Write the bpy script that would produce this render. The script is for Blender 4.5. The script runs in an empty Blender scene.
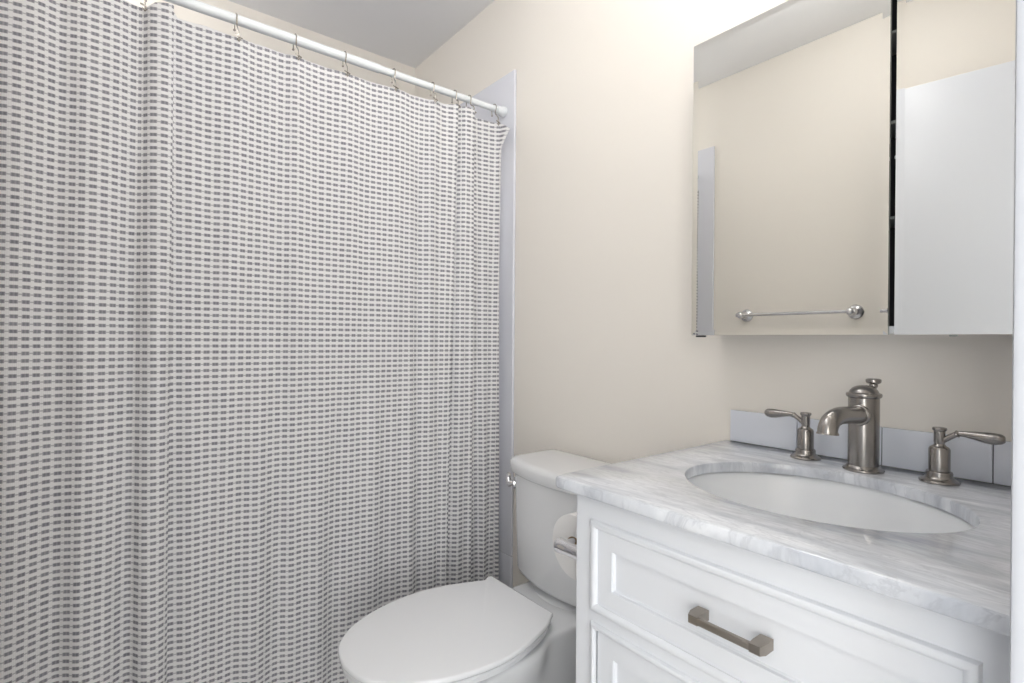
import bpy, bmesh, math, random
import numpy as np
from mathutils import Vector, Matrix
random.seed(4)
SC = bpy.context.scene
COL = SC.collection
PI = math.pi

# ------------------------------------------------------------------ camera
CAM_H = 1.11
yaw, pitch, roll, FPX = 0.665388, -0.002526, 0.007465, 524.33
F = Vector((-math.cos(yaw)*math.cos(pitch), math.sin(yaw)*math.cos(pitch), math.sin(pitch)))
R0 = F.cross(Vector((0, 0, 1))).normalized(); U0 = R0.cross(F)
RR = R0*math.cos(roll) + U0*math.sin(roll)
UU = U0*math.cos(roll) - R0*math.sin(roll)
cam = bpy.data.cameras.new('camera'); cam.sensor_width = 36.0; cam.lens = 36.0*FPX/1024.0
cam.clip_start = 0.01
camo = bpy.data.objects.new('camera', cam); COL.objects.link(camo)
camo.matrix_world = Matrix(((RR.x, UU.x, -F.x, 0), (RR.y, UU.y, -F.y, 0), (RR.z, UU.z, -F.z, CAM_H), (0, 0, 0, 1)))
SC.camera = camo

# ------------------------------------------------------------------ world, exposure, lamps
W = bpy.data.worlds.new('world'); SC.world = W; W.use_nodes = True
W.node_tree.nodes['Background'].inputs[0].default_value = (0.93, 0.96, 1.0, 1)
W.node_tree.nodes['Background'].inputs[1].default_value = 0.3
SC.view_settings.view_transform = 'Standard'; SC.view_settings.look = 'None'
SC.view_settings.exposure = 0.92; SC.view_settings.gamma = 1.0
SC.view_settings.use_curve_mapping = False
hl = bpy.data.lights.new('hall_side_fill', 'AREA'); hl.shape = 'RECTANGLE'; hl.size = 1.1; hl.size_y = 1.5; hl.energy = 11; hl.color = (0.90, 0.95, 1.0)
hlo = bpy.data.objects.new('hall_side_fill', hl); COL.objects.link(hlo); hlo.location = (1.0, -0.40, 1.25); hlo.rotation_euler = (PI/2, 0, PI/2)  # added area light, fill from behind the camera through the doorway
hl2 = bpy.data.lights.new('hall_end_fill', 'AREA'); hl2.shape = 'RECTANGLE'; hl2.size = 0.85; hl2.size_y = 1.7; hl2.energy = 23; hl2.color = (0.95, 0.98, 1.0)
hlo2 = bpy.data.objects.new('hall_end_fill', hl2); COL.objects.link(hlo2); hlo2.location = (0.55, -1.95, 1.35); hlo2.rotation_euler = (PI/2, 0, 0)  # second added area light, fill for the vanity front and wall
GLOBE_EMIT = 2.0          # the three glass shades over the mirror cabinet
TUB_FILL_EMIT = 5.5           # added fill globe over the tub, out of view
TOILET_FILL_EMIT = 7.5       # added fill globe near the toilet, out of view
CEILING_FILL_EMIT = 6.0           # added fill globe at the ceiling, out of view

# ------------------------------------------------------------------ materials
def newmat(name):
    m = bpy.data.materials.new(name); m.use_nodes = True
    return m, m.node_tree.nodes, m.node_tree.links, m.node_tree.nodes['Principled BSDF']
def plain(name, col, rough=0.5, metal=0.0, coat=0.0, bump=0.0, bscale=60.0, var=0.0):
    m, N, L, B = newmat(name)
    B.inputs['Base Color'].default_value = (*col, 1); B.inputs['Roughness'].default_value = rough
    B.inputs['Metallic'].default_value = metal; B.inputs['Coat Weight'].default_value = coat
    if bump or var:
        tc = N.new('ShaderNodeTexCoord'); n = N.new('ShaderNodeTexNoise'); n.inputs['Scale'].default_value = bscale
        n.inputs['Detail'].default_value = 4
        L.new(tc.outputs['Object'], n.inputs['Vector'])
        if bump:
            b = N.new('ShaderNodeBump'); b.inputs['Strength'].default_value = bump; b.inputs['Distance'].default_value = 0.002
            L.new(n.outputs['Fac'], b.inputs['Height']); L.new(b.outputs['Normal'], B.inputs['Normal'])
        if var:
            mx = N.new('ShaderNodeMix'); mx.data_type = 'RGBA'
            mx.inputs['A'].default_value = (*[c*(1-var) for c in col], 1); mx.inputs['B'].default_value = (*[min(1, c*(1+var)) for c in col], 1)
            L.new(n.outputs['Fac'], mx.inputs['Factor']); L.new(mx.outputs['Result'], B.inputs['Base Color'])
    return m
def emissive(name, col, strength):
    m, N, L, B = newmat(name)
    B.inputs['Base Color'].default_value = (0.9, 0.9, 0.9, 1); B.inputs['Roughness'].default_value = 0.3
    B.inputs['Emission Color'].default_value = (*col, 1); B.inputs['Emission Strength'].default_value = strength
    return m
M = {}
M['wall'] = plain('cream_wall_paint', (0.908, 0.863, 0.797), 0.6, bump=0.05, bscale=180)
M['ceiling'] = plain('ceiling_paint', (0.92, 0.92, 0.93), 0.7, bump=0.04, bscale=150)
M['trim'] = plain('white_trim_paint', (0.80, 0.81, 0.83), 0.4)
M['casing'] = plain('grey_white_casing_paint', (0.47, 0.485, 0.52), 0.5)
M['basin'] = plain('white_basin_glaze', (0.85, 0.865, 0.885), 0.32)
M['door'] = plain('white_door_paint', (0.76, 0.785, 0.84), 0.35, bump=0.03, bscale=90)
M['tile'] = plain('glossy_white_tile', (0.76, 0.77, 0.83), 0.12, coat=0.3)
M['splash'] = plain('glossy_splash_tile', (0.80, 0.83, 0.90), 0.1, coat=0.3)
M['grout'] = plain('dark_grout', (0.10, 0.10, 0.12), 0.8)
M['porcelain'] = plain('white_porcelain', (0.84, 0.85, 0.865), 0.09, coat=0.4)
M['seat'] = plain('white_seat_plastic', (0.85, 0.86, 0.88), 0.22)
M['cabinet'] = plain('white_cabinet_paint', (0.79, 0.81, 0.85), 0.32, coat=0.1)
M['gap'] = plain('gap_shade', (0.05, 0.05, 0.055), 0.8)
M['nickel'] = plain('brushed_nickel', (0.34, 0.322, 0.306), 0.27, metal=1.0, bump=0.03, bscale=400)
M['bronze'] = plain('satin_bronze_nickel', (0.36, 0.325, 0.285), 0.38, metal=1.0, bump=0.03, bscale=400)
M['chrome'] = plain('chrome', (0.72, 0.72, 0.74), 0.07, metal=1.0)
M['wire'] = plain('hook_metal', (0.42, 0.39, 0.35), 0.25, metal=1.0)
M['rod'] = plain('white_rod_enamel', (0.86, 0.89, 0.91), 0.25)
M['mirror'] = plain('mirror_glass', (0.875, 0.875, 0.850), 0.0, metal=1.0)
M['mirror_edge'] = plain('mirror_glass_edge', (0.40, 0.42, 0.40), 0.3)
M['black'] = plain('black_plastic', (0.03, 0.03, 0.032), 0.4)
M['cab_inner'] = plain('cabinet_interior', (0.05, 0.05, 0.055), 0.5)
M['paper'] = plain('toilet_paper', (0.86, 0.85, 0.845), 0.95, bump=0.25, bscale=250)
M['card'] = plain('cardboard_core', (0.42, 0.30, 0.19), 0.9)
M['floor'] = plain('grey_floor', (0.74, 0.73, 0.72), 0.4, var=0.06, bscale=8)
M['tub'] = plain('tub_enamel', (0.85, 0.85, 0.86), 0.1, coat=0.3)
M['globe'] = emissive('lit_glass_shade', (1.0, 0.97, 0.93), GLOBE_EMIT)
M['dome'] = emissive('ceiling_fill_glass', (1.0, 0.985, 0.98), CEILING_FILL_EMIT)  # glow of the added ceiling fill globe
M['tub_fill'] = emissive('tub_fill_glass', (1.0, 0.985, 0.965), TUB_FILL_EMIT)
M['fill'] = emissive('toilet_fill_glass', (1.0, 0.99, 0.975), TOILET_FILL_EMIT)

def marble():
    m, N, L, B = newmat('grey_veined_marble')
    tc = N.new('ShaderNodeTexCoord'); mp = N.new('ShaderNodeMapping')
    mp.inputs['Rotation'].default_value = (0, 0, math.radians(-50)); mp.inputs['Scale'].default_value = (1.0, 4.6, 0.7)
    L.new(tc.outputs['Object'], mp.inputs['Vector'])
    def noise(scale, detail, dist, vec=mp):
        n = N.new('ShaderNodeTexNoise'); n.inputs['Scale'].default_value = scale; n.inputs['Detail'].default_value = detail
        n.inputs['Roughness'].default_value = 0.6; n.inputs['Distortion'].default_value = dist
        L.new(vec.outputs['Vector'], n.inputs['Vector']); return n
    def ramp(src, pts):
        r = N.new('ShaderNodeValToRGB'); e = r.color_ramp.elements
        e[0].position, e[0].color = pts[0][0], (*[pts[0][1]]*3, 1); e[1].position, e[1].color = pts[-1][0], (*[pts[-1][1]]*3, 1)
        for p, v in pts[1:-1]:
            x = e.new(p); x.color = (v, v, v, 1)
        L.new(src, r.inputs['Fac']); return r
    a = ramp(noise(4.2, 6, 1.0).outputs['Fac'], [(0.36, 0.0), (0.50, 0.35), (0.66, 1.0)])        # broad cloudy bands
    b = ramp(noise(9.0, 5, 1.6).outputs['Fac'], [(0.46, 0.0), (0.50, 1.0), (0.54, 0.0)])         # thin veins
    c = ramp(noise(28.0, 4, 0.5).outputs['Fac'], [(0.42, 0.0), (0.62, 1.0)])                     # fine streaks
    def mix(fac, A, Bc):
        x = N.new('ShaderNodeMix'); x.data_type = 'RGBA'
        L.new(fac, x.inputs['Factor'])
        if isinstance(A, tuple): x.inputs['A'].default_value = (*A, 1)
        else: L.new(A, x.inputs['A'])
        x.inputs['B'].default_value = (*Bc, 1); return x.outputs['Result']
    def scaled(o, k):
        x = N.new('ShaderNodeMath'); x.operation = 'MULTIPLY'; L.new(o, x.inputs[0]); x.inputs[1].default_value = k; return x.outputs[0]
    c1 = mix(scaled(a.outputs['Color'], 0.95), (0.83, 0.85, 0.89), (0.48, 0.51, 0.57))
    c2 = mix(scaled(b.outputs['Color'], 0.42), c1, (0.42, 0.44, 0.49))
    c3 = mix(scaled(c.outputs['Color'], 0.34), c2, (0.55, 0.57, 0.61))
    L.new(c3, B.inputs['Base Color']); B.inputs['Roughness'].default_value = 0.16; B.inputs['Coat Weight'].default_value = 0.2
    return m
M['marble'] = marble()

def curtain_mat():
    m, N, L, B = newmat('woven_dash_cotton')
    uv = N.new('ShaderNodeUVMap'); uv.uv_map = 'UVMap'
    sp = N.new('ShaderNodeSeparateXYZ'); L.new(uv.outputs['UV'], sp.inputs[0])
    def mt(op, a, b=None, c=None):
        x = N.new('ShaderNodeMath'); x.operation = op
        for i, v in enumerate((a, b, c)):
            if v is None: continue
            if isinstance(v, (int, float)): x.inputs[i].default_value = v
            else: L.new(v, x.inputs[i])
        return x.outputs[0]
    def smooth(v, lo, hi):                        # 1 below lo, 0 above hi
        x = N.new('ShaderNodeMapRange'); x.interpolation_type = 'SMOOTHSTEP'
        L.new(v, x.inputs['Value']); x.inputs['From Min'].default_value = lo; x.inputs['From Max'].default_value = hi
        x.inputs['To Min'].default_value = 1; x.inputs['To Max'].default_value = 0
        return x.outputs['Result']
    PU, PV = 0.0200, 0.0159
    U = mt('DIVIDE', sp.outputs['X'], PU); V = mt('DIVIDE', sp.outputs['Y'], PV)
    # a little irregularity of the hand-woven rows
    n = N.new('ShaderNodeTexNoise'); n.inputs['Scale'].default_value = 35.0; n.inputs['Detail'].default_value = 2
    L.new(uv.outputs['UV'], n.inputs['Vector'])
    V = mt('ADD', V, mt('MULTIPLY', mt('SUBTRACT', n.outputs['Fac'], 0.5), 0.10))
    U = mt('ADD', U, mt('MULTIPLY', mt('SUBTRACT', n.outputs['Fac'], 0.5), 0.15))
    fu = mt('ABSOLUTE', mt('SUBTRACT', mt('FRACT', U), 0.5))
    fv = mt('ABSOLUTE', mt('SUBTRACT', mt('FRACT', V), 0.5))
    n2 = N.new('ShaderNodeTexWhiteNoise'); cb = N.new('ShaderNodeCombineXYZ')
    L.new(mt('FLOOR', U), cb.inputs[0]); L.new(mt('FLOOR', V), cb.inputs[1]); n2.noise_dimensions = '2D'; L.new(cb.outputs[0], n2.inputs['Vector'])
    lump = mt('MULTIPLY_ADD', mt('COSINE', mt('MULTIPLY', mt('SUBTRACT', fu, 0.16), 2*PI*2.6)), 0.5, 0.5)
    dash = mt('MULTIPLY', smooth(fu, 0.29, 0.40), smooth(fv, 0.18, 0.31))
    dash = mt('MULTIPLY', dash, mt('MULTIPLY_ADD', lump, 0.20, 0.80))
    dash = mt('MULTIPLY', dash, mt('MULTIPLY_ADD', n2.outputs['Value'], 0.12, 0.88))
    thread = mt('MULTIPLY', smooth(fv, 0.03, 0.13), 0.55)
    k = mt('MAXIMUM', dash, thread)
    mx = N.new('ShaderNodeMix'); mx.data_type = 'RGBA'
    mx.inputs['A'].default_value = (0.88, 0.87, 0.875, 1); mx.inputs['B'].default_value = (0.225, 0.222, 0.255, 1)
    L.new(k, mx.inputs['Factor'])
    B.inputs['Roughness'].default_value = 0.95; B.inputs['Sheen Weight'].default_value = 0.1
    L.new(mx.outputs['Result'], B.inputs['Base Color'])
    h = mt('ADD', mt('MULTIPLY', dash, 0.6), mt('MULTIPLY', mt('SINE', mt('MULTIPLY', sp.outputs['X'], 2*PI/0.0034)), 0.12))
    bp = N.new('ShaderNodeBump'); bp.inputs['Strength'].default_value = 0.35; bp.inputs['Distance'].default_value = 0.0015
    L.new(h, bp.inputs['Height']); L.new(bp.outputs['Normal'], B.inputs['Normal'])
    # thin cloth lets some light through
    tr = N.new('ShaderNodeBsdfTranslucent'); L.new(mx.outputs['Result'], tr.inputs['Color'])
    ms = N.new('ShaderNodeMixShader'); ms.inputs[0].default_value = 0.12
    L.new(B.outputs[0], ms.inputs[1]); L.new(tr.outputs[0], ms.inputs[2])
    L.new(ms.outputs[0], N['Material Output'].inputs['Surface'])
    return m
M['curtain'] = curtain_mat()

# ------------------------------------------------------------------ mesh helpers
def sharpen(bm, ang=35):
    a = math.radians(ang)
    for f in bm.faces: f.smooth = True
    for e in bm.edges:
        e.smooth = not (len(e.link_faces) == 2 and e.calc_face_angle(0) > a)
def obj(name, bm, mats, parent=None, ang=35, recalc=True):
    if recalc: bmesh.ops.recalc_face_normals(bm, faces=bm.faces)
    sharpen(bm, ang)
    me = bpy.data.meshes.new(name); bm.to_mesh(me); bm.free()
    for m in (mats if isinstance(mats, (list, tuple)) else [mats]): me.materials.append(m)
    o = bpy.data.objects.new(name, me); COL.objects.link(o)
    if parent is not None:
        o.parent = parent
        o.matrix_parent_inverse = Matrix.Translation(-parent.location)
    return o
def tag(o, label, cat, group=None):
    o['label'] = label; o['category'] = cat
    if group: o['group'] = group
    return o
def thing(name, label, cat, loc, group=None):
    o = bpy.data.objects.new(name, None); COL.objects.link(o); o.location = loc; o.empty_display_size = 0.05
    return tag(o, label, cat, group)
def struct(name, bm, m, parent=None):
    o = obj(name, bm, m, parent)
    if parent is None: o['kind'] = 'structure'
    return o
def box(bm, lo, hi, bev=0.0, seg=2, mi=0):
    vs = [bm.verts.new((x, y, z)) for x in (lo[0], hi[0]) for y in (lo[1], hi[1]) for z in (lo[2], hi[2])]
    fs = [bm.faces.new([vs[i] for i in q]) for q in ((0, 1, 3, 2), (4, 6, 7, 5), (0, 4, 5, 1), (2, 3, 7, 6), (0, 2, 6, 4), (1, 5, 7, 3))]
    for f in fs: f.material_index = mi
    if bev > 0:
        es = list({e for f in fs for e in f.edges})
        r = bmesh.ops.bevel(bm, geom=es, offset=bev, segments=seg, profile=0.5, affect='EDGES')
        for f in r['faces']: f.material_index = mi
    return bm
def B_(lo, hi, bev=0.0, seg=2): return box(bmesh.new(), lo, hi, bev, seg)
def rings(bm, loops, cap0=True, cap1=True, closed=True):
    vl = [[bm.verts.new(p) for p in lp] for lp in loops]
    n = len(vl[0])
    for a, b in zip(vl, vl[1:]):
        for i in range(n if closed else n-1):
            bm.faces.new((a[i], a[(i+1) % n], b[(i+1) % n], b[i]))
    if cap0: bm.faces.new(vl[0][::-1])
    if cap1: bm.faces.new(vl[-1])
    return vl
def lathe(bm, prof, origin=(0, 0, 0), axis='z', n=40):
    """prof: (radius, height) pairs turned about an axis through origin."""
    o = Vector(origin)
    ax = {'z': (Vector((1, 0, 0)), Vector((0, 1, 0)), Vector((0, 0, 1))),
          'y': (Vector((1, 0, 0)), Vector((0, 0, 1)), Vector((0, 1, 0))),
          'x': (Vector((0, 1, 0)), Vector((0, 0, 1)), Vector((1, 0, 0)))}
    if isinstance(axis, str): u, v, w = ax[axis]
    else:
        w = Vector(axis).normalized(); u = w.orthogonal().normalized(); v = w.cross(u)
    lp = [[o + w*h + (u*math.cos(2*PI*i/n) + v*math.sin(2*PI*i/n))*max(r, 1e-5) for i in range(n)] for r, h in prof]
    rings(bm, lp, prof[0][0] > 1e-6 or True, True)
    return bm
def tube(bm, pts, rad, n=12, cap=True):
    pts = [Vector(p) for p in pts]
    if not isinstance(rad, (list, tuple)): rad = [rad]*len(pts)
    prev = None; lp = []
    for i, p in enumerate(pts):
        t = ((pts[min(i+1, len(pts)-1)] - pts[max(i-1, 0)])).normalized()
        if prev is None: u = t.orthogonal().normalized()
        else: u = (prev - t*prev.dot(t)).normalized()
        prev = u; v = t.cross(u)
        lp.append([p + (u*math.cos(2*PI*k/n) + v*math.sin(2*PI*k/n))*rad[i] for k in range(n)])
    rings(bm, lp, cap, cap); return bm
def spline(pts, n):
    """Catmull-Rom through pts (tuples of any size)."""
    P = [np.array(p, float) for p in pts]; out = []
    for i in range(len(P)-1):
        p0, p1, p2, p3 = P[max(i-1, 0)], P[i], P[i+1], P[min(i+2, len(P)-1)]
        for k in range(n):
            t = k/n
            out.append(0.5*((2*p1) + (-p0+p2)*t + (2*p0-5*p1+4*p2-p3)*t*t + (-p0+3*p1-3*p2+p3)*t**3))
    out.append(P[-1]); return out

# ------------------------------------------------------------------ room shell
YB, YF, XL, XR, ZC = 1.20, -0.285, -2.309, -0.055, 2.431
T = 0.10
struct('floor', B_((XL-T, -2.08, -0.05), (1.10, 2.3, 0.0)), M['floor'])
struct('ceiling', B_((XL-T, -2.08, ZC), (1.10, 2.3, ZC+0.05)), M['ceiling'])
struct('wall_back', B_((XL-T, YB, 0), (0.08, YB+T, ZC)), M['wall'])
struct('wall_front', B_((XL-T, YF-T, 0), (0.08, YF, ZC)), M['wall'])
struct('wall_left', B_((XL-T, YF, 0), (XL, YB, ZC)), M['wall'])
DY0, DY1, DZ = -0.20, 0.502, 2.05
bm = bmesh.new()
box(bm, (XR, YF, 0), (0.06, DY0-0.018, ZC)); box(bm, (XR, DY1+0.018, 0), (0.06, YB, ZC)); box(bm, (XR, DY0-0.018, DZ+0.018), (0.06, DY1+0.018, ZC))
struct('wall_right', bm, M['wall'])
bm = bmesh.new()                                    # door lining and casing
box(bm, (XR-0.002, DY1, 0), (0.062, DY1+0.018, DZ+0.018), 0.001); box(bm, (XR-0.002, DY0-0.018, 0), (0.062, DY0, DZ+0.018), 0.001)
box(bm, (XR-0.002, DY0, DZ), (0.062, DY1, DZ+0.018), 0.001)
box(bm, (XR-0.018, DY1, 0), (XR-0.001, DY1+0.057, DZ+0.06), 0.004); box(bm, (XR-0.018, DY0-0.057, 0), (XR-0.001, DY0, DZ+0.06), 0.004)
box(bm, (XR-0.018, DY0, DZ), (XR-0.001, DY1, DZ+0.06), 0.004)
struct('trim_1', bm, M['casing'])
bm = B_((-1.508, YB-0.013, 0), (-0.66, YB-0.0005, 0.10), 0.004)
struct('baseboard_back', bm, M['trim'])
# unseen hall beyond the doorway, its shell laid out to steer the fill light
struct('wall_hall', B_((1.02, -2.00, 0), (1.10, 2.3, ZC)), M['wall'])
struct('wall_hall_end', B_((0.06, -2.08, 0), (1.10, -2.00, ZC)), M['wall'])
bm = bmesh.new(); box(bm, (0.06, YF-T, 0), (0.08, -2.00, ZC)); box(bm, (0.06, YB+T, 0), (0.08, 2.3, ZC)); struct('wall_hall_inner', bm, M['wall'])
# the open door, swung back along the front wall
dl, dth = 0.612, 0.035
hx, hy, da = XR-0.02, -0.196, math.radians(8.6)
bm = B_((-dl, -dth, 0.012), (0, 0, 2.03), 0.002)
door = struct('door_1', bm, M['door'])
door.matrix_world = Matrix.Translation((hx, hy, 0)) @ Matrix.Rotation(-da, 4, 'Z')

# ------------------------------------------------------------------ tub surround, tub
ts = thing('tub_surround', 'glossy white tile surround panel with bright edge on wall behind curtain end', 'tub surround', (-1.9, YB, 0))
TP = 2.103
def panel(lo, hi, axis, seam):
    bm = bmesh.new()
    box(bm, (lo[0], lo[1], lo[2]), (hi[0], hi[1], seam-0.0008), 0.003, 3)
    box(bm, (lo[0], lo[1], seam+0.0008), (hi[0], hi[1], hi[2]), 0.003, 3)
    return obj('surround_panel', bm, M['tile'], ts)
panel((XL+0.012, YB-0.012, 0.0), (-1.511, YB-0.0005, TP), 'y', 0.315)
panel((XL+0.012, YF+0.0005, 0.0), (-1.465, YF+0.012, TP), 'y', 0.315)
panel((XL+0.0005, YF+0.012, 0.36), (XL+0.012, YB-0.012, TP), 'x', 0.9)

tub = thing('bathtub', 'white bathtub behind the dashed shower curtain', 'bathtub', (-1.95, 0.45, 0))
x0, x1, y0, y1 = XL+0.013, -1.615, YF+0.0125, YB-0.0125
def rrect(x0, x1, y0, y1, r, z, n=8):
    pts = []
    for cx, cy, a0 in ((x1-r, y1-r, 0), (x0+r, y1-r, 90), (x0+r, y0+r, 180), (x1-r, y0+r, 270)):
        for k in range(n+1):
            a = math.radians(a0 + 90*k/n); pts.append((cx+r*math.cos(a), cy+r*math.sin(a), z))
    return pts
bm = bmesh.new()
rings(bm, [rrect(x0, x1, y0, y1, 0.01, 0.0), rrect(x0, x1, y0, y1, 0.01, 0.385), rrect(x0+.008, x1-.008, y0+.008, y1-.008, 0.015, 0.395),
           rrect(x0+.07, x1-.07, y0+.07, y1-.09, 0.12, 0.395), rrect(x0+.085, x1-.085, y0+.085, y1-.105, 0.12, 0.38),
           rrect(x0+.13, x1-.13, y0+.16, y1-.17, 0.12, 0.12), rrect(x0+.18, x1-.18, y0+.24, y1-.25, 0.09, 0.09)])
obj('tub_shell', bm, M['tub'], tub)

# ------------------------------------------------------------------ shower rod
XROD, ZROD = -1.570, 1.965
YJ = 0.690
rod = thing('shower_rod', 'white tension curtain rod running over the tub opening', 'curtain rod', (XROD, 0.45, ZROD))
bm = bmesh.new(); lathe(bm, [(0.0127, YF+0.034), (0.0131, YF+0.035), (0.0131, YJ-0.001), (0.0122, YJ)], (XROD, 0, ZROD), 'y', 32); obj('outer_tube', bm, M['rod'], rod)
bm = bmesh.new(); lathe(bm, [(0.0112, YJ-0.02), (0.0112, YB-0.045)], (XROD, 0, ZROD), 'y', 32); obj('inner_tube', bm, M['rod'], rod)
for s, yy in ((1, YF+0.0125), (-1, YB-0.0125)):
    bm = bmesh.new(); lathe(bm, [(0.019, 0), (0.0195, 0.003*s), (0.0185, 0.012*s), (0.0155, 0.022*s), (0.0150, 0.034*s), (0.0125, 0.036*s)], (XROD, yy, ZROD), 'y', 32)
    obj('end_cap', bm, M['rod'], rod)

# ------------------------------------------------------------------ shower curtain
XC = -1.552
# folds in plan: (y at the top, offset towards the room at the top, y at the bottom, offset at the bottom)
FOLD = [(-0.268, .004, -0.270, .010), (-0.225, -.004, -0.225, -.012), (-0.174, .006, -0.178, .020), (-0.120, .012, -0.135, .014),
        (-0.075, .002, -0.085, -.018), (-0.052, .006, -0.062, -.008), (-0.025, .012, -0.035, .018), (0.020, .008, 0.005, .004),
        (0.060, .001, 0.052, -.018), (0.078, .004, 0.078, .012), (0.092, .022, 0.100, .020), (0.118, .034, 0.118, .018), (0.1365, .031, 0.130, .004),
        (0.1345, .014, 0.136, -.012), (0.148, .000, 0.160, -.012), (0.205, -.004, 0.205, .002), (0.280, .010, 0.268, -.010), (0.335, -.002, 0.325, .012),
        (0.400, .001, 0.395, -.009), (0.433, .010, 0.433, .002), (0.500, -.003, 0.500, .010), (0.576, .010, 0.565, -.008), (0.655, -.004, 0.645, .009), (0.737, .010, 0.735, -.005),
        (0.800, -.004, 0.800, .008), (0.845, .000, 0.850, -.010), (0.877, .012, 0.885, .010), (0.915, .002, 0.905, -.004), (0.962, .016, 0.930, .013), (0.954, -.006, 0.926, -.009),
        (0.974, .004, 0.965, -.006), (0.995, .022, 1.005, .010), (1.026, .024, 1.030, .010), (1.016, -.002, 1.033, -.010), (1.040, -.008, 1.065, -.004),
        (1.075, -.006, 1.085, .012), (1.115, .000, 1.105, .000), (1.147, .020, 1.130, .012), (1.139, -.004, 1.124, -.007), (1.148, .030, 1.150, .014), (1.160, .052, 1.158, .004)]
ZTOP = [(-0.285, 1.895), (-0.174, 1.893), (-0.05, 1.902), (0.037, 1.908), (0.085, 1.903), (0.10, 1.915), (0.136, 1.922), (0.148, 1.908), (0.205, 1.913), (0.280, 1.903), (0.339, 1.909),
        (0.433, 1.905), (0.5, 1.907), (0.576, 1.903), (0.65, 1.908), (0.737, 1.906), (0.81, 1.909), (0.877, 1.909), (0.92, 1.912), (0.96, 1.917), (1.0, 1.918), (1.021, 1.914), (1.04, 1.905),
        (1.09, 1.903), (1.143, 1.900), (1.16, 1.874)]
ZBOT = 0.04
sub = 6
top = spline([(a, b) for a, b, _, _ in FOLD], sub); bot = spline([(c, d) for _, _, c, d in FOLD], sub)
nu = len(top)
zy = [z for z, _ in ZTOP]; zz = [z for _, z in ZTOP]
NZ = 110
rows = []
arc = None
for j in range(NZ+1):
    v = j/NZ
    t = v*v*(3-2*v)*0.35 + v*0.65
    line = []
    for i in range(nu):
        y = top[i][0]*(1-t) + bot[i][0]*t
        x = top[i][1]*(1-t) + bot[i][1]*t
        if i > nu-14:                                     # the loose corner by the wall folds back in below the hook
            k = (i-(nu-14))/13.0
            x -= k*0.030*min(1, v*17)*(1-t); y -= k*0.022*min(1, v*17)*(1-t)
        g = min(1, max(0, (y-0.70)/0.12))*min(1, v*3.5)*min(1, max(0, (1.13-y)/0.05))
        x += 0.0060*g*math.sin(2*PI*y/0.061+0.6+0.9*math.sin(v*2.5)) + 0.0035*(1-g)*min(1, v*2)*math.sin(2*PI*y/0.083+1.3*v)
        x += 0.0012*math.sin(y*41+v*9) + 0.0008*math.sin(y*93-v*17)
        zt = float(np.interp(y, zy, zz))
        line.append(Vector((XC+x, y, zt + (ZBOT-zt)*v)))
    rows.append(line)
def arclen(line):
    s = [0.0]
    for a, b in zip(line, line[1:]): s.append(s[-1] + math.hypot(a.x-b.x, a.y-b.y))
    return s
al = [arclen(r) for r in (rows[8], rows[NZ//2], rows[-8])]
arc = [sum(q[i] for q in al)/3 for i in range(nu)]
bm = bmesh.new(); uvl = bm.loops.layers.uv.new('UVMap')
vv = [[bm.verts.new(p) for p in r] for r in rows]
for j in range(NZ):
    for i in range(nu-1):
        f = bm.faces.new((vv[j][i], vv[j+1][i], vv[j+1][i+1], vv[j][i+1]))
        for l, (jj, ii) in zip(f.loops, ((j, i), (j+1, i), (j+1, i+1), (j, i+1))):
            l[uvl].uv = (arc[ii], rows[jj][ii].z)
cur = obj('shower_curtain', bm, M['curtain'], None, 80, recalc=False)
tag(cur, 'cream fabric shower curtain woven with rows of grey dashes, hanging in front of tub', 'shower curtain')
sm = cur.modifiers.new('thickness', 'SOLIDIFY'); sm.thickness = 0.0012; sm.offset = 0

HOOKS = [(1.139, 0.014, 'nearest the right wall'), (1.028, 0.012, 'second from the wall end of the rod'),
         (0.968, 0.006, 'third from the wall end of the rod'), (0.880, 0.012, 'fourth from the wall end of the rod'),
         (0.738, 0.010, 'fifth from the wall end of the rod'), (0.578, 0.010, 'sixth from the wall end of the rod'),
         (0.434, 0.010, 'fourth from the left end of the rod in view'), (0.282, 0.010, 'second from the left in view'),
         (0.083, 0.010, 'leftmost in view')]
HOOKS[6] = (0.434, 0.010, 'third from the left in view')
def hook(y, dx, where, lean):
    zt = float(np.interp(y, zy, zz))
    o = thing('curtain_hook', 'thin metal curtain hook on white rod, ' + where, 'curtain hook', (XROD, y, ZROD), 'metal hooks along the shower rod')
    r = 0.0150
    xb = XC + dx - 0.001
    pts = [(XROD - r*0.95, y+0.002*lean, ZROD-0.020)]
    for k in range(0, 11):
        a = PI + 0.15 - (PI+0.45)*k/10
        pts.append((XROD + r*math.cos(a), y, ZROD + r*math.sin(a)))
    pts += [(XROD+0.012, y-0.002*lean, ZROD-0.022), (xb+0.001, y-0.004*lean, zt+0.020), (xb+0.002, y-0.005*lean, zt+0.004), (xb+0.004, y-0.005*lean, zt-0.006), (xb+0.005, y-0.005*lean, zt-0.010)]
    bm = bmesh.new(); tube(bm, [tuple(p) for p in spline(pts, 4)], 0.0017, 8); obj('wire', bm, M['wire'], o)
    bm = bmesh.new(); lathe(bm, [(0.0, -0.0032), (0.0026, -0.002), (0.0034, 0), (0.0026, 0.002), (0.0, 0.0032)], (XROD - r*0.95, y+0.002*lean, ZROD-0.022), 'z', 14); obj('bead', bm, M['wire'], o)
    bm = bmesh.new(); yy = y-0.005*lean
    tube(bm, [(xb+0.003, yy-0.009, zt+0.006), (xb+0.004, yy, zt+0.003), (xb+0.003, yy+0.009, zt)], 0.0020, 8)
    tube(bm, [(xb+0.004, yy-0.005, zt-0.004), (xb+0.006, yy, zt-0.009), (xb+0.004, yy+0.004, zt-0.004)], 0.0016, 8)
    obj('clip', bm, M['wire'], o)
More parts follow.
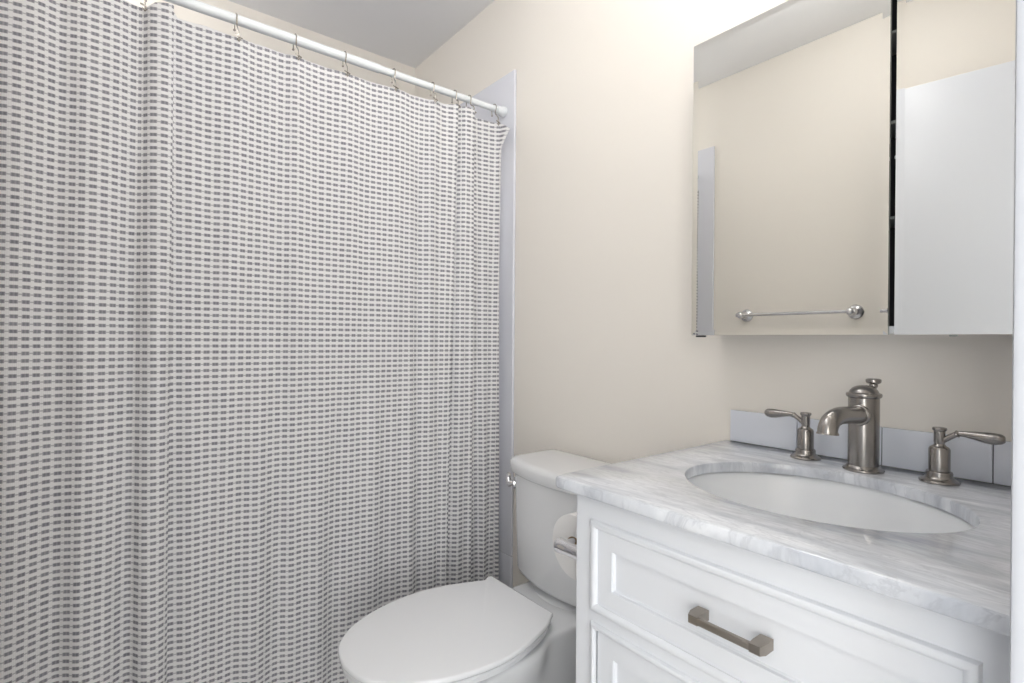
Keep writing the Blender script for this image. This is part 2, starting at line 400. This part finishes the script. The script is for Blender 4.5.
for i, (y, dx, wh) in enumerate(HOOKS): hook(y, dx, wh, (1, -0.5, 0, 1, 1, 0.4, -0.3, -0.4, 0.5)[i])

# ------------------------------------------------------------------ toilet
TX = -1.076
toi = thing('toilet', 'white two-piece toilet with closed lid beside the vanity', 'toilet', (TX, 0.8, 0))
HW = [(0.402, 0.0), (0.4055, 0.030), (0.413, 0.060), (0.427, 0.088), (0.463, 0.127), (0.500, 0.150), (0.540, 0.168), (0.590, 0.182), (0.650, 0.190), (0.703, 0.188), (0.765, 0.175), (0.834, 0.150), (0.862, 0.134), (0.881, 0.120), (0.8935, 0.112)]
HWL = HW[:-3] + [(0.862, 0.1395), (0.874, 0.148), (0.8935, 0.150)]
def outline(prof, z, sx=1.0, grow=0.0, ycen=None):
    """closed outline from a half-width profile; prof starts at the tip (w=0)."""
    q = spline(prof, 5)
    ql = spline(HWL, 5) if prof is HW else q
    L = [(TX - w*sx, y) for y, w in ql]; Rr = [(TX + w*sx, y) for y, w in q][1:]
    pts = L[::-1] + Rr
    if grow:
        n = len(pts); out = []
        for i in range(n):
            a, b = Vector(pts[i-1]), Vector(pts[(i+1) % n]); t = (b-a).normalized()
            out.append((pts[i][0] + t.y*grow, pts[i][1] - t.x*grow))
        pts = out
    return [(x, y, z) for x, y in pts]
def slab(prof, z0, z1, g=0.0, r=0.006, dome=0.0):
    bm = bmesh.new()
    lp = [outline(prof, z0, grow=g-r*0.6), outline(prof, z0+r*0.5, grow=g-0.1*r), outline(prof, z0+r, grow=g), outline(prof, z1-r, grow=g),
          outline(prof, z1-r*0.4, grow=g-0.2*r), outline(prof, z1-r*0.1, grow=g-0.55*r), outline(prof, z1, grow=g-r)]
    if dome:
        lp.append(outline(prof, z1+dome*0.6, grow=g-0.03)); lp.append(outline(prof, z1+dome, grow=g-0.07))
    rings(bm, lp); return bm
# seat ring with an open middle
inner = [(0.475, 0.0), (0.478, 0.030), (0.49, 0.060), (0.52, 0.085), (0.57, 0.105), (0.64, 0.115), (0.70, 0.108), (0.75, 0.085), (0.775, 0.040), (0.780, 0.0)]
bm = bmesh.new()
def matched(prof, z, n=96, g=0.0):
    pts = outline(prof, z, grow=g); c = (TX, 0.64)
    out = []
    P = [(x-c[0], y-c[1]) for x, y, _ in pts]
    ang = [math.atan2(b, a) for a, b in P]
    for k in range(n):
        th = -PI + 2*PI*k/n; d = (math.cos(th), math.sin(th)); best = 0.0
        for (ax, ay), (bx, by) in zip(P, P[1:]+P[:1]):
            ex, ey = bx-ax, by-ay; den = d[0]*ey - d[1]*ex
            if abs(den) < 1e-12: continue
            t = (ax*ey - ay*ex)/den; s = (ax*d[1] - ay*d[0])/den
            if -1e-6 <= s <= 1+1e-6 and t > best: best = t
        out.append((c[0]+d[0]*best, c[1]+d[1]*best, z))
    return out
g = -0.004
lp = [matched(inner, 0.399), matched(HW, 0.3980, g=g-0.006), matched(HW, 0.4005, g=g-0.001), matched(HW, 0.410, g=g), matched(HW, 0.4130, g=g-0.003), matched(HW, 0.4140, g=g-0.009), matched(inner, 0.4135, g=-0.004), matched(inner, 0.406, g=0.002), matched(inner, 0.399)]
rings(bm, lp, False, False); bmesh.ops.remove_doubles(bm, verts=bm.verts, dist=1e-5)
obj('seat', bm, M['seat'], toi)
obj('lid', slab(HW, 0.4170, 0.4300, 0.0, 0.005), M['seat'], toi, 50)
for s in (-1, 1):
    bm = B_((TX+s*0.075-0.022, 0.872, 0.386), (TX+s*0.075+0.022, 0.905, 0.418), 0.007, 3); obj('hinge', bm, M['seat'], toi)
# bowl with deck: loft of outlines, deck at the back
def bowl_prof(yf, wmax, ym, wd, yb=1.185):
    return [(yf, 0.0), (yf+0.006, wmax*0.22), (yf+0.022, wmax*0.44), (yf+0.060, wmax*0.68), (yf+0.12, wmax*0.88), (ym-0.03, wmax*0.985), (ym, wmax), (ym+0.06, wmax*0.96),
            (0.80, wmax*0.80+wd*0.20), (0.865, wd*1.02+0.0), (0.92, wd), (1.05, wd), (yb-0.012, wd*0.995), (yb, wd*0.93)]
bm = bmesh.new()
rings(bm, [outline(bowl_prof(0.545, 0.118, 0.70, 0.110, 1.16), 0.0005), outline(bowl_prof(0.545, 0.120, 0.70, 0.112, 1.16), 0.02), outline(bowl_prof(0.575, 0.108, 0.70, 0.108, 1.165), 0.05),
           outline(bowl_prof(0.565, 0.106, 0.69, 0.112, 1.17), 0.14), outline(bowl_prof(0.525, 0.122, 0.67, 0.122, 1.18), 0.22), outline(bowl_prof(0.468, 0.152, 0.65, 0.130), 0.30),
           outline(bowl_prof(0.430, 0.172, 0.645, 0.132), 0.345), outline(bowl_prof(0.418, 0.177, 0.645, 0.133), 0.372), outline(bowl_prof(0.418, 0.177, 0.645, 0.133), 0.380, grow=-0.0015),
           outline(bowl_prof(0.418, 0.177, 0.645, 0.133), 0.3855, grow=-0.006), outline(bowl_prof(0.418, 0.177, 0.645, 0.133), 0.387, grow=-0.013)])
# raised pad under the tank
def tank_loop(hw, yf, bow, r, z, yb=1.188, n=20):
    """rounded back corners, bowed front."""
    pts = []
    for k in range(7):
        a = PI/2*k/6; pts.append((TX+hw-0.012+0.012*math.cos(a), yb-0.012+0.012*math.sin(a), z))
    for k in range(7):
        a = PI/2+PI/2*k/6; pts.append((TX-hw+0.012+0.012*math.cos(a), yb-0.012+0.012*math.sin(a), z))
    ye = yf + bow
    for k in range(9):
        a = PI + (PI/2-0.26)*k/8; pts.append((TX-hw+r+r*math.cos(a), ye+r+r*math.sin(a)-0.0, z))
    xa, ya = pts[-1][0], pts[-1][1]
    for k in range(1, n):
        u = -1 + 2*k/n; x = TX + u*(TX-xa); pts.append((x, yf + (ya-yf)*u*u, z))
    for k in range(9):
        a = PI*1.5 + 0.26 + (PI/2-0.26)*k/8; pts.append((TX+hw-r+r*math.cos(a), ye+r+r*math.sin(a), z))
    return pts
rings(bm, [tank_loop(0.128, 0.965, 0.03, 0.05, 0.380, 1.17), tank_loop(0.128, 0.975, 0.03, 0.05, 0.389, 1.17), tank_loop(0.128, 1.000, 0.03, 0.05, 0.398, 1.17), tank_loop(0.128, 1.005, 0.03, 0.05, 0.4042, 1.17)])
obj('bowl', bm, M['porcelain'], toi, 60)
bm = bmesh.new()
rings(bm, [tank_loop(0.180, 0.985, 0.026, 0.045, 0.404), tank_loop(0.190, 0.976, 0.026, 0.048, 0.410), tank_loop(0.194, 0.973, 0.026, 0.05, 0.420), tank_loop(0.199, 0.971, 0.026, 0.05, 0.56), tank_loop(0.204, 0.969, 0.026, 0.05, 0.706)])
obj('tank', bm, M['porcelain'], toi, 50)
bm = bmesh.new()
rings(bm, [tank_loop(0.204, 0.970, 0.026, 0.05, 0.7065), tank_loop(0.212, 0.962, 0.026, 0.052, 0.7075), tank_loop(0.215, 0.960, 0.026, 0.052, 0.711), tank_loop(0.217, 0.957, 0.026, 0.052, 0.736), tank_loop(0.2155, 0.9585, 0.026, 0.052, 0.743),
           tank_loop(0.211, 0.963, 0.026, 0.050, 0.748, 1.186), tank_loop(0.205, 0.969, 0.026, 0.048, 0.7505, 1.183), tank_loop(0.195, 0.980, 0.026, 0.045, 0.7515, 1.175)])
obj('tank_lid', bm, M['porcelain'], toi, 60)
NV = Vector((-0.78, -0.62, 0)).normalized()
LP = Vector((TX-0.204+0.05, 0.995+0.05, 0.668)) + NV*0.049
bm = bmesh.new(); lathe(bm, [(0.0, -0.004), (0.0175, -0.002), (0.0190, 0.003), (0.0160, 0.007), (0.0080, 0.010), (0.0075, 0.020), (0.0, 0.0205)], LP, NV, 28)
fo = obj('flush_lever', bm, M['chrome'], toi); fo['label'] = 'chrome flush lever'
bm = bmesh.new()
lpts = [LP+NV*0.015, LP+NV*0.020+Vector((-0.003, 0.003, -0.006)), LP+NV*0.022+Vector((-0.008, 0.006, 0.000)), LP+NV*0.022+Vector((-0.016, 0.010, 0.010)), LP+NV*0.020+Vector((-0.028, 0.018, 0.018))]
tube(bm, [tuple(p) for p in spline([tuple(p) for p in lpts], 5)], [0.0075+0.0025*math.sin(PI*k/20) for k in range(21)], 14)
h = obj('handle', bm, M['chrome'], fo); h.matrix_parent_inverse = Matrix.Identity(4)

# ------------------------------------------------------------------ vanity cabinet
CX0, CX1, CYF, CYB, CZ = -0.646, -0.0795, 0.655, 1.1985, 0.851
van = thing('vanity_cabinet', 'white shaker vanity cabinet under the marble countertop', 'vanity cabinet', ((CX0+CX1)/2, 0.93, 0))
DX0, DX1 = -0.600, -0.1255              # the opening in the face frame
DRZ0, DRZ1 = 0.669, 0.797
LOZ0, LOZ1 = 0.13, 0.628
bm = bmesh.new()
ft = 0.020
box(bm, (CX0, CYF, 0.0), (DX0, CYF+ft, CZ)); box(bm, (DX1, CYF, 0.0), (CX1, CYF+ft, CZ))
box(bm, (DX0, CYF, DRZ1), (DX1, CYF+ft, CZ)); box(bm, (DX0, CYF, LOZ1), (DX1, CYF+ft, DRZ0)); box(bm, (DX0, CYF, 0.09), (DX1, CYF+ft, LOZ0))
obj('face_frame', bm, M['cabinet'], van)
bm = bmesh.new()
box(bm, (CX0, CYF+ft, 0.0), (CX0+0.018, CYB, CZ)); box(bm, (CX1-0.018, CYF+ft, 0.0), (CX1, CYB, CZ))
box(bm, (CX0+0.018, CYF+ft, 0.09), (CX1-0.018, CYB, 0.108)); box(bm, (CX0+0.018, CYB-0.01, 0.108), (CX1-0.018, CYB, CZ))
obj('carcass', bm, M['cabinet'], van)
bm = bmesh.new(); box(bm, (DX0+0.003, CYF+ft+0.0005, LOZ0-0.01), (DX1-0.003, CYF+ft+0.003, DRZ1+0.01)); obj('gap_shade_sheet', bm, M['gap'], van)  # near-black sheet painting shade into the gaps around drawer and doors
def moulding(x0, x1, z0, z1, w=0.0130, h=0.0068, lip=0.0012):
    """mitred half-round bead around an opening, standing proud of the face."""
    prof = [(-lip, 0.0012), (-lip, -h*0.30), (w*0.10, -h*0.78), (w*0.30, -h), (w*0.55, -h), (w*0.80, -h*0.78), (w*0.93, -h*0.40), (w, 0.001)]
    bm = bmesh.new(); lp = []
    for d, yo in prof:
        lp.append([(x0-d, CYF+yo, z0-d), (x1+d, CYF+yo, z0-d), (x1+d, CYF+yo, z1+d), (x0-d, CYF+yo, z1+d)])
    rings(bm, lp, False, False); return bm
obj('bead_moulding', moulding(DX0, DX1, DRZ0, DRZ1), M['cabinet'], van, 30)
obj('bead_moulding', moulding(DX0, DX1, LOZ0, LOZ1, 0.0105, 0.0068, 0.0), M['cabinet'], van, 30)
def shaker(x0, x1, z0, z1, fr, yf, dep=0.0075, th=0.019):
    """framed front with a recessed flat panel and a small sloped step."""
    bm = bmesh.new(); y = yf; e = 0.0004
    def q(i, yy): return [(x0+i, yy, z0+i), (x1-i, yy, z0+i), (x1-i, yy, z1-i), (x0+i, yy, z1-i)]
    rings(bm, [q(0, y+th), q(0, y+e), q(e, y), q(fr, y), q(fr+0.0006, y+dep*0.7), q(fr+0.0030, y+dep)]); return bm
dr = obj('drawer', shaker(DX0+0.0003, DX1-0.0003, DRZ0+0.0003, DRZ1-0.0003, 0.031, CYF+0.0006), M['cabinet'], van, 25)
mid = (DX0+DX1)/2
for a, b in ((DX0+0.002, mid-0.0015), (mid+0.0015, DX1-0.002)):
    obj('door', shaker(a, b, LOZ0+0.002, LOZ1-0.0035, 0.033, CYF+0.0010), M['cabinet'], van, 25)
# bar pull with square posts
PXC, PZ, PW = -0.3600, 0.7355, 0.104
bm = bmesh.new()
box(bm, (PXC-PW/2+0.004, CYF-0.0270, PZ-0.0050), (PXC+PW/2-0.004, CYF-0.0205, PZ+0.0045), 0.0012)
for s in (-1, 1):
    xe = PXC + s*PW/2; xi = xe - s*0.0165
    a, b = min(xe, xi), max(xe, xi)
    lo = [(a, CYF+0.0005), (b, CYF+0.0005)]
    vsx = []
    for yy, gx, gz in ((CYF+0.0015, 0.0, 0.0068), (CYF-0.018, 0.0, 0.0068), (CYF-0.0275, 0.003, 0.0055)):
        vsx.append([(a+gx*(s < 0), yy, PZ-gz), (b-gx*(s > 0), yy, PZ-gz), (b-gx*(s > 0), yy, PZ+gz), (a+gx*(s < 0), yy, PZ+gz)])
    rings(bm, vsx)
hp = obj('handle', bm, M['bronze'], dr, 30); hp['label'] = 'bronze nickel bar pull with square ends'
hp.matrix_parent_inverse = Matrix.Identity(4)
# side panel rails of the visible flank
bm = bmesh.new(); box(bm, (CX0-0.0035, CYF+0.002, 0.0), (CX0-0.0002, CYF+0.05, CZ)); box(bm, (CX0-0.0035, CYB-0.06, 0.0), (CX0-0.0002, CYB, CZ)); box(bm, (CX0-0.0035, CYF+0.05, CZ-0.06), (CX0-0.0002, CYB-0.06, CZ))
obj('side_frame', bm, M['cabinet'], van)

# ------------------------------------------------------------------ countertop with oval cut-out
TZ1, TZ0 = 0.872, 0.852
KX0, KX1, KY0, KY1 = -0.683, -0.0565, 0.629, 1.1985
EX, EY, EA, EB = -0.3685, 0.909, 0.205, 0.166
def ctr_outer(z, ins, n=192):
    out = []; r = 0.014
    pts = []
    x0, x1, y0, y1 = KX0+ins, KX1-ins, KY0+ins, KY1-ins
    for k in range(n):
        th = 2*PI*k/n; d = (math.cos(th)*EA, math.sin(th)*EB)
        t = min(((x1-EX) if d[0] > 0 else (x0-EX))/d[0] if abs(d[0]) > 1e-9 else 1e9, ((y1-EY) if d[1] > 0 else (y0-EY))/d[1] if abs(d[1]) > 1e-9 else 1e9)
        pts.append([EX+d[0]*t, EY+d[1]*t])
    for cx, cy in ((x0, y0), (x1, y0), (x1, y1), (x0, y1)):
        k = min(range(n), key=lambda i: (pts[i][0]-cx)**2+(pts[i][1]-cy)**2)
        pts[k] = [cx + (r*0.29 if cx == x0 else -r*0.29)*(cy == y0), cy + r*0.29*(cy == y0)]
    return [(x, y, z) for x, y in pts]
def ell(z, g, n=192): return [(EX+(EA+g)*math.cos(2*PI*k/n), EY+(EB+g)*math.sin(2*PI*k/n), z) for k in range(n)]
bm = bmesh.new()
rings(bm, [ell(TZ0, 0), ctr_outer(TZ0, 0.002), ctr_outer(TZ0+0.0015, 0.0005), ctr_outer(TZ0+0.004, 0), ctr_outer(TZ1-0.0045, 0), ctr_outer(TZ1-0.0012, 0.0015), ctr_outer(TZ1, 0.0045),
           ell(TZ1, 0.004), ell(TZ1-0.0012, 0.001), ell(TZ1-0.004, 0), ell(TZ0, 0)], False, False)
bmesh.ops.remove_doubles(bm, verts=bm.verts, dist=1e-6)
ctr = obj('countertop', bm, M['marble'], None, 40)
tag(ctr, 'white marble countertop with grey veins and an oval sink cut-out', 'countertop')

snk = thing('sink', 'white oval undermount sink set below the marble countertop', 'sink', (EX, EY, 0.70))
def ell2(z, a, b, n=72): return [(EX+a*math.cos(2*PI*k/n), EY+b*math.sin(2*PI*k/n), z) for k in range(n)]
bm = bmesh.new()
IN = [(0.8505, 1.035), (0.846, 1.02), (0.835, 1.005), (0.81, 0.965), (0.78, 0.90), (0.75, 0.78), (0.73, 0.60), (0.72, 0.40), (0.715, 0.16)]
lp = [ell2(z-0.012, EA*k+0.012, EB*k+0.012) for z, k in IN[::-1]] + [ell2(0.8505, EA*1.035+0.02, EB*1.035+0.02)] + [ell2(z, EA*k, EB*k) for z, k in IN]
rings(bm, lp); obj('basin', bm, M['basin'], snk, 60)
bm = bmesh.new(); lathe(bm, [(0.0, 0), (0.024, 0), (0.026, 0.003), (0.022, 0.005), (0.018, 0.0045), (0.016, 0.007), (0, 0.008)], (EX, EY, 0.7145), 'z'); obj('drain', bm, M['nickel'], snk)

# ------------------------------------------------------------------ backsplash
bm = bmesh.new()
box(bm, (-0.666, YB-0.006, TZ1+0.0003), (-0.0565, YB-0.0005, 0.945), mi=1)
xs = [-0.666, -0.5125, -0.3555, -0.1945, -0.0565]
for a, b in zip(xs, xs[1:]):
    box(bm, (a+(0.0008 if a > -0.66 else 0), YB-0.0095, TZ1+0.0013), (b-0.0008, YB-0.003, 0.947), 0.0008, 2, 0)
sp = obj('backsplash', bm, [M['splash'], M['grout']])
tag(sp, 'low row of glossy bluish white tiles along the wall behind faucet', 'backsplash')

# ------------------------------------------------------------------ faucet set
FX, FY = -0.3640, 1.122
fau = thing('faucet', 'brushed nickel faucet spout with curved neck behind the sink', 'faucet', (FX, FY, TZ1))
def prof(p, o, m, parent, name, axis='z', n=48, ang=30):
    bm = bmesh.new(); lathe(bm, p, o, axis, n); return obj(name, bm, m, parent, ang)
NK = M['nickel']
prof([(0.0325, 0.0003), (0.0332, 0.002), (0.0325, 0.0042), (0.0295, 0.0060), (0.0275, 0.0085), (0.0260, 0.011)], (FX, FY, TZ1), NK, fau, 'base')
prof([(0.0250, 0.010), (0.0250, 0.1355)], (FX, FY, TZ1), NK, fau, 'body')
prof([(0.0246, 0.1335), (0.0246, 0.1355), (0.0275, 0.1370), (0.0286, 0.1395), (0.0288, 0.1420), (0.0280, 0.1440), (0.0252, 0.1448), (0.0240, 0.1455), (0.0218, 0.1500), (0.0180, 0.1540), (0.0120, 0.1572), (0.0060, 0.1585), (0.0, 0.1587)], (FX, FY, TZ1), NK, fau, 'cap', ang=28)
prof([(0.0050, 0.080), (0.0050, 0.1530), (0.0068, 0.1545), (0.0072, 0.1575), (0.0066, 0.1600), (0.0098, 0.1610), (0.0122, 0.1630), (0.0128, 0.1670), (0.0122, 0.1690), (0.0095, 0.1702), (0, 0.1704)], (FX+0.006, FY+0.0300, TZ1), NK, fau, 'lift_rod', ang=35)
SZ = TZ1 + 0.1050
prof([(0.0190, -0.0215), (0.0194, -0.0255), (0.0185, -0.0285), (0.0170, -0.0295)], (FX, FY, SZ), NK, fau, 'spout_collar', 'y')
path = spline([(FX, FY-0.018, SZ), (FX, FY-0.060, SZ+0.003), (FX, FY-0.105, SZ+0.006), (FX, FY-0.132, SZ+0.0045), (FX, FY-0.151, SZ-0.001), (FX, FY-0.1610, SZ-0.011), (FX, FY-0.1625, SZ-0.021)], 8)
rads = [float(np.interp(k, [0, 8, 24, 40, 44, 47, 48], [0.0160, 0.0152, 0.0148, 0.0150, 0.0153, 0.0168, 0.0166])) for k in range(len(path))]
bm = bmesh.new(); tube(bm, [tuple(p) for p in path], rads, 32); obj('spout', bm, NK, fau, 40)

def lever_handle(x, y, s, label):
    o = thing('sink_tap', label, 'tap', (x, y, TZ1), 'lever taps of the sink')
    z = TZ1
    prof([(0.0278, 0.0003), (0.0284, 0.002), (0.0270, 0.0045), (0.0222, 0.0065), (0.0196, 0.009), (0.0184, 0.012), (0.0188, 0.0158), (0.0178, 0.0188), (0.0155, 0.0198)], (x, y, z), NK, o, 'base')
    prof([(0.0150, 0.0190), (0.0150, 0.0565), (0.0132, 0.0600), (0.0092, 0.0625), (0.0080, 0.0645)], (x, y, z), NK, o, 'body')
    prof([(0.0080, 0.0640), (0.0074, 0.0660), (0.0080, 0.0685), (0.0080, 0.0870), (0.0100, 0.0895), (0.0104, 0.0915), (0.0096, 0.0935), (0.0050, 0.0942), (0, 0.0944)], (x, y, z), NK, o, 'stem')
    pts = spline([(x+s*0.005, y, z+0.0725), (x+s*0.015, y, z+0.0800), (x+s*0.0235, y, z+0.0855), (x+s*0.031, y, z+0.0868), (x+s*0.045, y, z+0.0862), (x+s*0.058, y, z+0.0850), (x+s*0.070, y, z+0.0845), (x+s*0.0800, y, z+0.0850), (x+s*0.0830, y, z+0.0852)], 6)
    rr = [float(np.interp(k, [0, 6, 11, 12, 13, 14, 19, 25, 31, 36, 40, 43, 44, 48], [0.0048, 0.0046, 0.0046, 0.0060, 0.0060, 0.0044, 0.0050, 0.0070, 0.0090, 0.0096, 0.0086, 0.0068, 0.0062, 0.0050])) for k in range(len(pts))]
    bm = bmesh.new(); tube(bm, [tuple(p) for p in pts], rr, 24); obj('lever', bm, NK, o, 45)
lever_handle(-0.4745, 1.142, -1, 'left brushed nickel lever handle, its lever pointing left')
lever_handle(-0.2540, 1.134, 1, 'right brushed nickel lever handle, its lever pointing right')

# ------------------------------------------------------------------ mirror cabinet
MX0, MXG0, MXG1, MX1 = -0.704, -0.3160, -0.3070, -0.0640
MZ0, MZ1, MY = 1.1245, 1.797, 1.085
mc = thing('mirror_cabinet', 'white medicine cabinet with two mirror doors hanging above the vanity', 'mirror cabinet', (-0.38, YB, MZ0))
bm = bmesh.new()
bx0, bx1, bz0, bz1, by = MX0+0.003, MX1-0.003, MZ0+0.003, MZ1-0.003, MY+0.0075
t = 0.012
box(bm, (bx0, by, bz0), (bx0+t, YB-0.0005, bz1)); box(bm, (bx1-t, by, bz0), (bx1, YB-0.0005, bz1)); box(bm, (bx0+t, by, bz0), (bx1-t, YB-0.0005, bz0+t)); box(bm, (bx0+t, by, bz1-t), (bx1-t, YB-0.0005, bz1))
obj('cabinet_body', bm, M['trim'], mc)
bm = bmesh.new()
box(bm, (bx0+t, YB-0.008, bz0+t), (bx1-t, YB-0.0008, bz1-t))
obj('back_panel', bm, M['cab_inner'], mc)
for zz_ in (1.33, 1.50, 1.66):
    bm = bmesh.new(); box(bm, (bx0+t, by+0.012, zz_), (bx1-t, YB-0.009, zz_+0.005), 0.001); obj('shelf', bm, M['mirror_edge'], mc)
def mirror_door(x0, x1):
    bm = bmesh.new(); b = 0.0125; d = 0.0006; th = 0.006
    def q(i, yy): return [(x0+i, yy, MZ0+i), (x1-i, yy, MZ0+i), (x1-i, yy, MZ1-i), (x0+i, yy, MZ1-i)]
    vl = rings(bm, [q(0, MY+th), q(0, MY-d+0.001), q(0.0002, MY-d), q(b, MY)])
    for f in bm.faces: f.material_index = 1
    bm.faces.ensure_lookup_table()
    for f in bm.faces:
        if max(v.co.y for v in f.verts) < MY+0.0005: f.material_index = 0
    o = obj('mirror_door', bm, [M['mirror'], M['mirror_edge']], mc, 0.5)
    return o
md1 = mirror_door(MX0, MXG0); md2 = mirror_door(MXG1, MX1)
bm = bmesh.new(); box(bm, (-0.694, MY+0.001, MZ0-0.0042), (-0.672, MY+0.010, MZ0-0.0004), 0.001); h = obj('hinge_tab', bm, M['black'], mc)
bm = bmesh.new(); box(bm, (-0.2325, MY+0.001, MZ0-0.0032), (-0.222, MY+0.009, MZ0-0.0004), 0.001); obj('hinge_tab', bm, M['mirror_edge'], mc)
bm = bmesh.new(); lathe(bm, [(0, -0.004), (0.003, -0.003), (0.004, 0), (0.003, 0.003), (0, 0.004)], (-0.3085, MY+0.012, 1.436), 'y', 16); obj('catch', bm, M['rod'], mc)

# ------------------------------------------------------------------ towel bar (seen in the mirror)
tb = thing('towel_bar', 'chrome towel bar with round rosettes on cream wall, seen in the mirror', 'towel bar', (-1.06, YF, 1.237))
BY = YF+0.062
for xx in (-1.292, -0.828):
    bm = bmesh.new(); lathe(bm, [(0.0300, 0.0004), (0.0305, 0.004), (0.0270, 0.009), (0.0250, 0.011), (0.0190, 0.014), (0.0120, 0.020), (0.0100, 0.030), (0.0100, 0.046), (0.0145, 0.050), (0.0165, 0.060), (0.0150, 0.070), (0.009, 0.076), (0, 0.077)], (xx, YF, 1.237), 'y'); obj('post', bm, M['chrome'], tb, 40)
bm = bmesh.new(); lathe(bm, [(0.0085, -1.312), (0.0095, -1.310), (0.0095, -1.305), (0.0075, -1.302), (0.0075, -0.818), (0.0095, -0.815), (0.0095, -0.810), (0.0085, -0.808)], (0, BY, 1.237), 'x', 24); obj('bar', bm, M['chrome'], tb)

# ------------------------------------------------------------------ toilet paper and holder
HX, HZ = -0.7420, 0.7085
RY0, RY1, RRAD = 0.742, 0.842, 0.064
roll_o = thing('toilet_paper_roll', 'white toilet paper roll on chrome holder at the vanity side', 'toilet paper', (HX, (RY0+RY1)/2, HZ-0.012))
bm = bmesh.new(); rz = HZ-0.0105
def ringp(r, y, n=56): return [(HX+r*math.cos(2*PI*k/n), y, rz+r*math.sin(2*PI*k/n)) for k in range(n)]
rings(bm, [ringp(0.0215, RY0+0.001), ringp(0.030, RY0), ringp(RRAD-0.003, RY0), ringp(RRAD, RY0+0.002), ringp(RRAD, RY1-0.002), ringp(RRAD-0.003, RY1), ringp(0.030, RY1), ringp(0.0215, RY1-0.001), ringp(0.0215, RY0+0.001)], False, False)
bmesh.ops.remove_doubles(bm, verts=bm.verts, dist=1e-6); obj('paper', bm, M['paper'], roll_o, 50)
bm = bmesh.new(); rings(bm, [ringp(0.0200, RY0+0.0005), ringp(0.0213, RY0+0.0005), ringp(0.0213, RY1-0.0005), ringp(0.0200, RY1-0.0005), ringp(0.0200, RY0+0.0005)], False, False)
bmesh.ops.remove_doubles(bm, verts=bm.verts, dist=1e-6); obj('core', bm, M['card'], roll_o)
ho = thing('toilet_paper_holder', 'chrome toilet paper holder arm fixed to the vanity side', 'toilet paper holder', (CX0-0.0036, 0.715, HZ))
PYH = 0.712
bm = bmesh.new(); lathe(bm, [(0.0245, CX0-0.0037), (0.0250, CX0-0.008), (0.0200, CX0-0.013), (0.0140, CX0-0.018), (0.0120, CX0-0.028)], (0, PYH, HZ), 'x'); obj('rosette', bm, M['chrome'], ho, 40)
bm = bmesh.new()
tube(bm, [tuple(p) for p in spline([(CX0-0.024, PYH, HZ), (CX0-0.050, PYH, HZ), (CX0-0.078, PYH, HZ), (HX-0.004, PYH, HZ), (HX-0.0115, PYH, HZ), (HX-0.0135, PYH, HZ)], 5)],
     [float(np.interp(k, [0, 5, 10, 14, 18, 22, 25], [0.014, 0.0125, 0.0130, 0.0145, 0.0150, 0.0120, 0.005])) for k in range(26)], 24)
obj('arm', bm, M['chrome'], ho, 50)
bm = bmesh.new(); lathe(bm, [(0.0, PYH+0.0), (0.0095, PYH+0.004), (0.0095, RY1+0.006), (0.012, RY1+0.008), (0.012, RY1+0.014), (0, RY1+0.016)], (HX, 0, HZ), 'y', 24); obj('spindle', bm, M['chrome'], ho, 40)

# ------------------------------------------------------------------ vanity light, and fill globes added out of view above the frame
GX, GY = -0.85, 0.62
vl = thing('vanity_light', 'three-shade chrome vanity light on the wall above the mirror cabinet', 'wall light', (-0.38, YB, 2.16))
bm = bmesh.new(); box(bm, (-0.68, YB-0.03, 2.15), (-0.08, YB-0.0005, 2.24), 0.008, 3); obj('backplate', bm, M['chrome'], vl)
for xx in (-0.60, -0.38, -0.16):
    bm = bmesh.new(); tube(bm, [tuple(p) for p in spline([(xx, YB-0.028, 2.195), (xx, YB-0.07, 2.205), (xx, YB-0.10, 2.195), (xx, YB-0.105, 2.175)], 5)], 0.008, 14); obj('arm', bm, M['chrome'], vl)
    bm = bmesh.new(); lathe(bm, [(0.018, 0.055), (0.024, 0.050), (0.036, 0.020), (0.050, -0.020), (0.058, -0.050), (0.055, -0.050), (0.047, -0.020), (0.034, 0.018), (0.020, 0.046)], (xx, YB-0.105, 2.14), 'z'); obj('shade', bm, M['globe'], vl, 40)
def fill(gx, gy, label, mat):  # hanging globe added to brighten the ceiling and walls
    cl = thing('fill_light', label, 'pendant light', (gx, gy, ZC))
    bm = bmesh.new(); lathe(bm, [(0.0, -0.0005), (0.060, -0.0006), (0.062, -0.010), (0.030, -0.018), (0.009, -0.024), (0.009, -0.140), (0.026, -0.144), (0.028, -0.152), (0, -0.153)], (gx, gy, ZC), 'z', 40); obj('canopy', bm, M['trim'], cl)
    bm = bmesh.new(); lathe(bm, [(0.090*math.sin(PI*k/20)+1e-5, -0.231+0.090*math.cos(PI*k/20)) for k in range(21)], (gx, gy, ZC), 'z', 40); obj('globe', bm, mat, cl, 60)
fill(GX, GY, 'added unseen white globe fill light on a stem near the toilet', M['fill'])
fill(-1.95, -0.06, 'added unseen white globe fill light on a stem above the bathtub', M['tub_fill'])
DX, DY = -0.70, 0.30  # unseen ceiling globe added as fill for the counter and cabinet
dl_ = thing('ceiling_fill_light', 'added unseen white globe fill light flush to the ceiling near the door', 'fill light', (DX, DY, ZC))
bm = bmesh.new(); lathe(bm, [(0.0, -0.0005), (0.070, -0.0006), (0.072, -0.012), (0.050, -0.020), (0.034, -0.030), (0, -0.031)], (DX, DY, ZC), 'z', 40); obj('canopy', bm, M['trim'], dl_)
bm = bmesh.new(); lathe(bm, [(0.078*math.sin(PI*k/20)+1e-5, -0.105+0.076*math.cos(PI*k/20)) for k in range(21)], (DX, DY, ZC), 'z', 40); obj('globe', bm, M['dome'], dl_, 60)
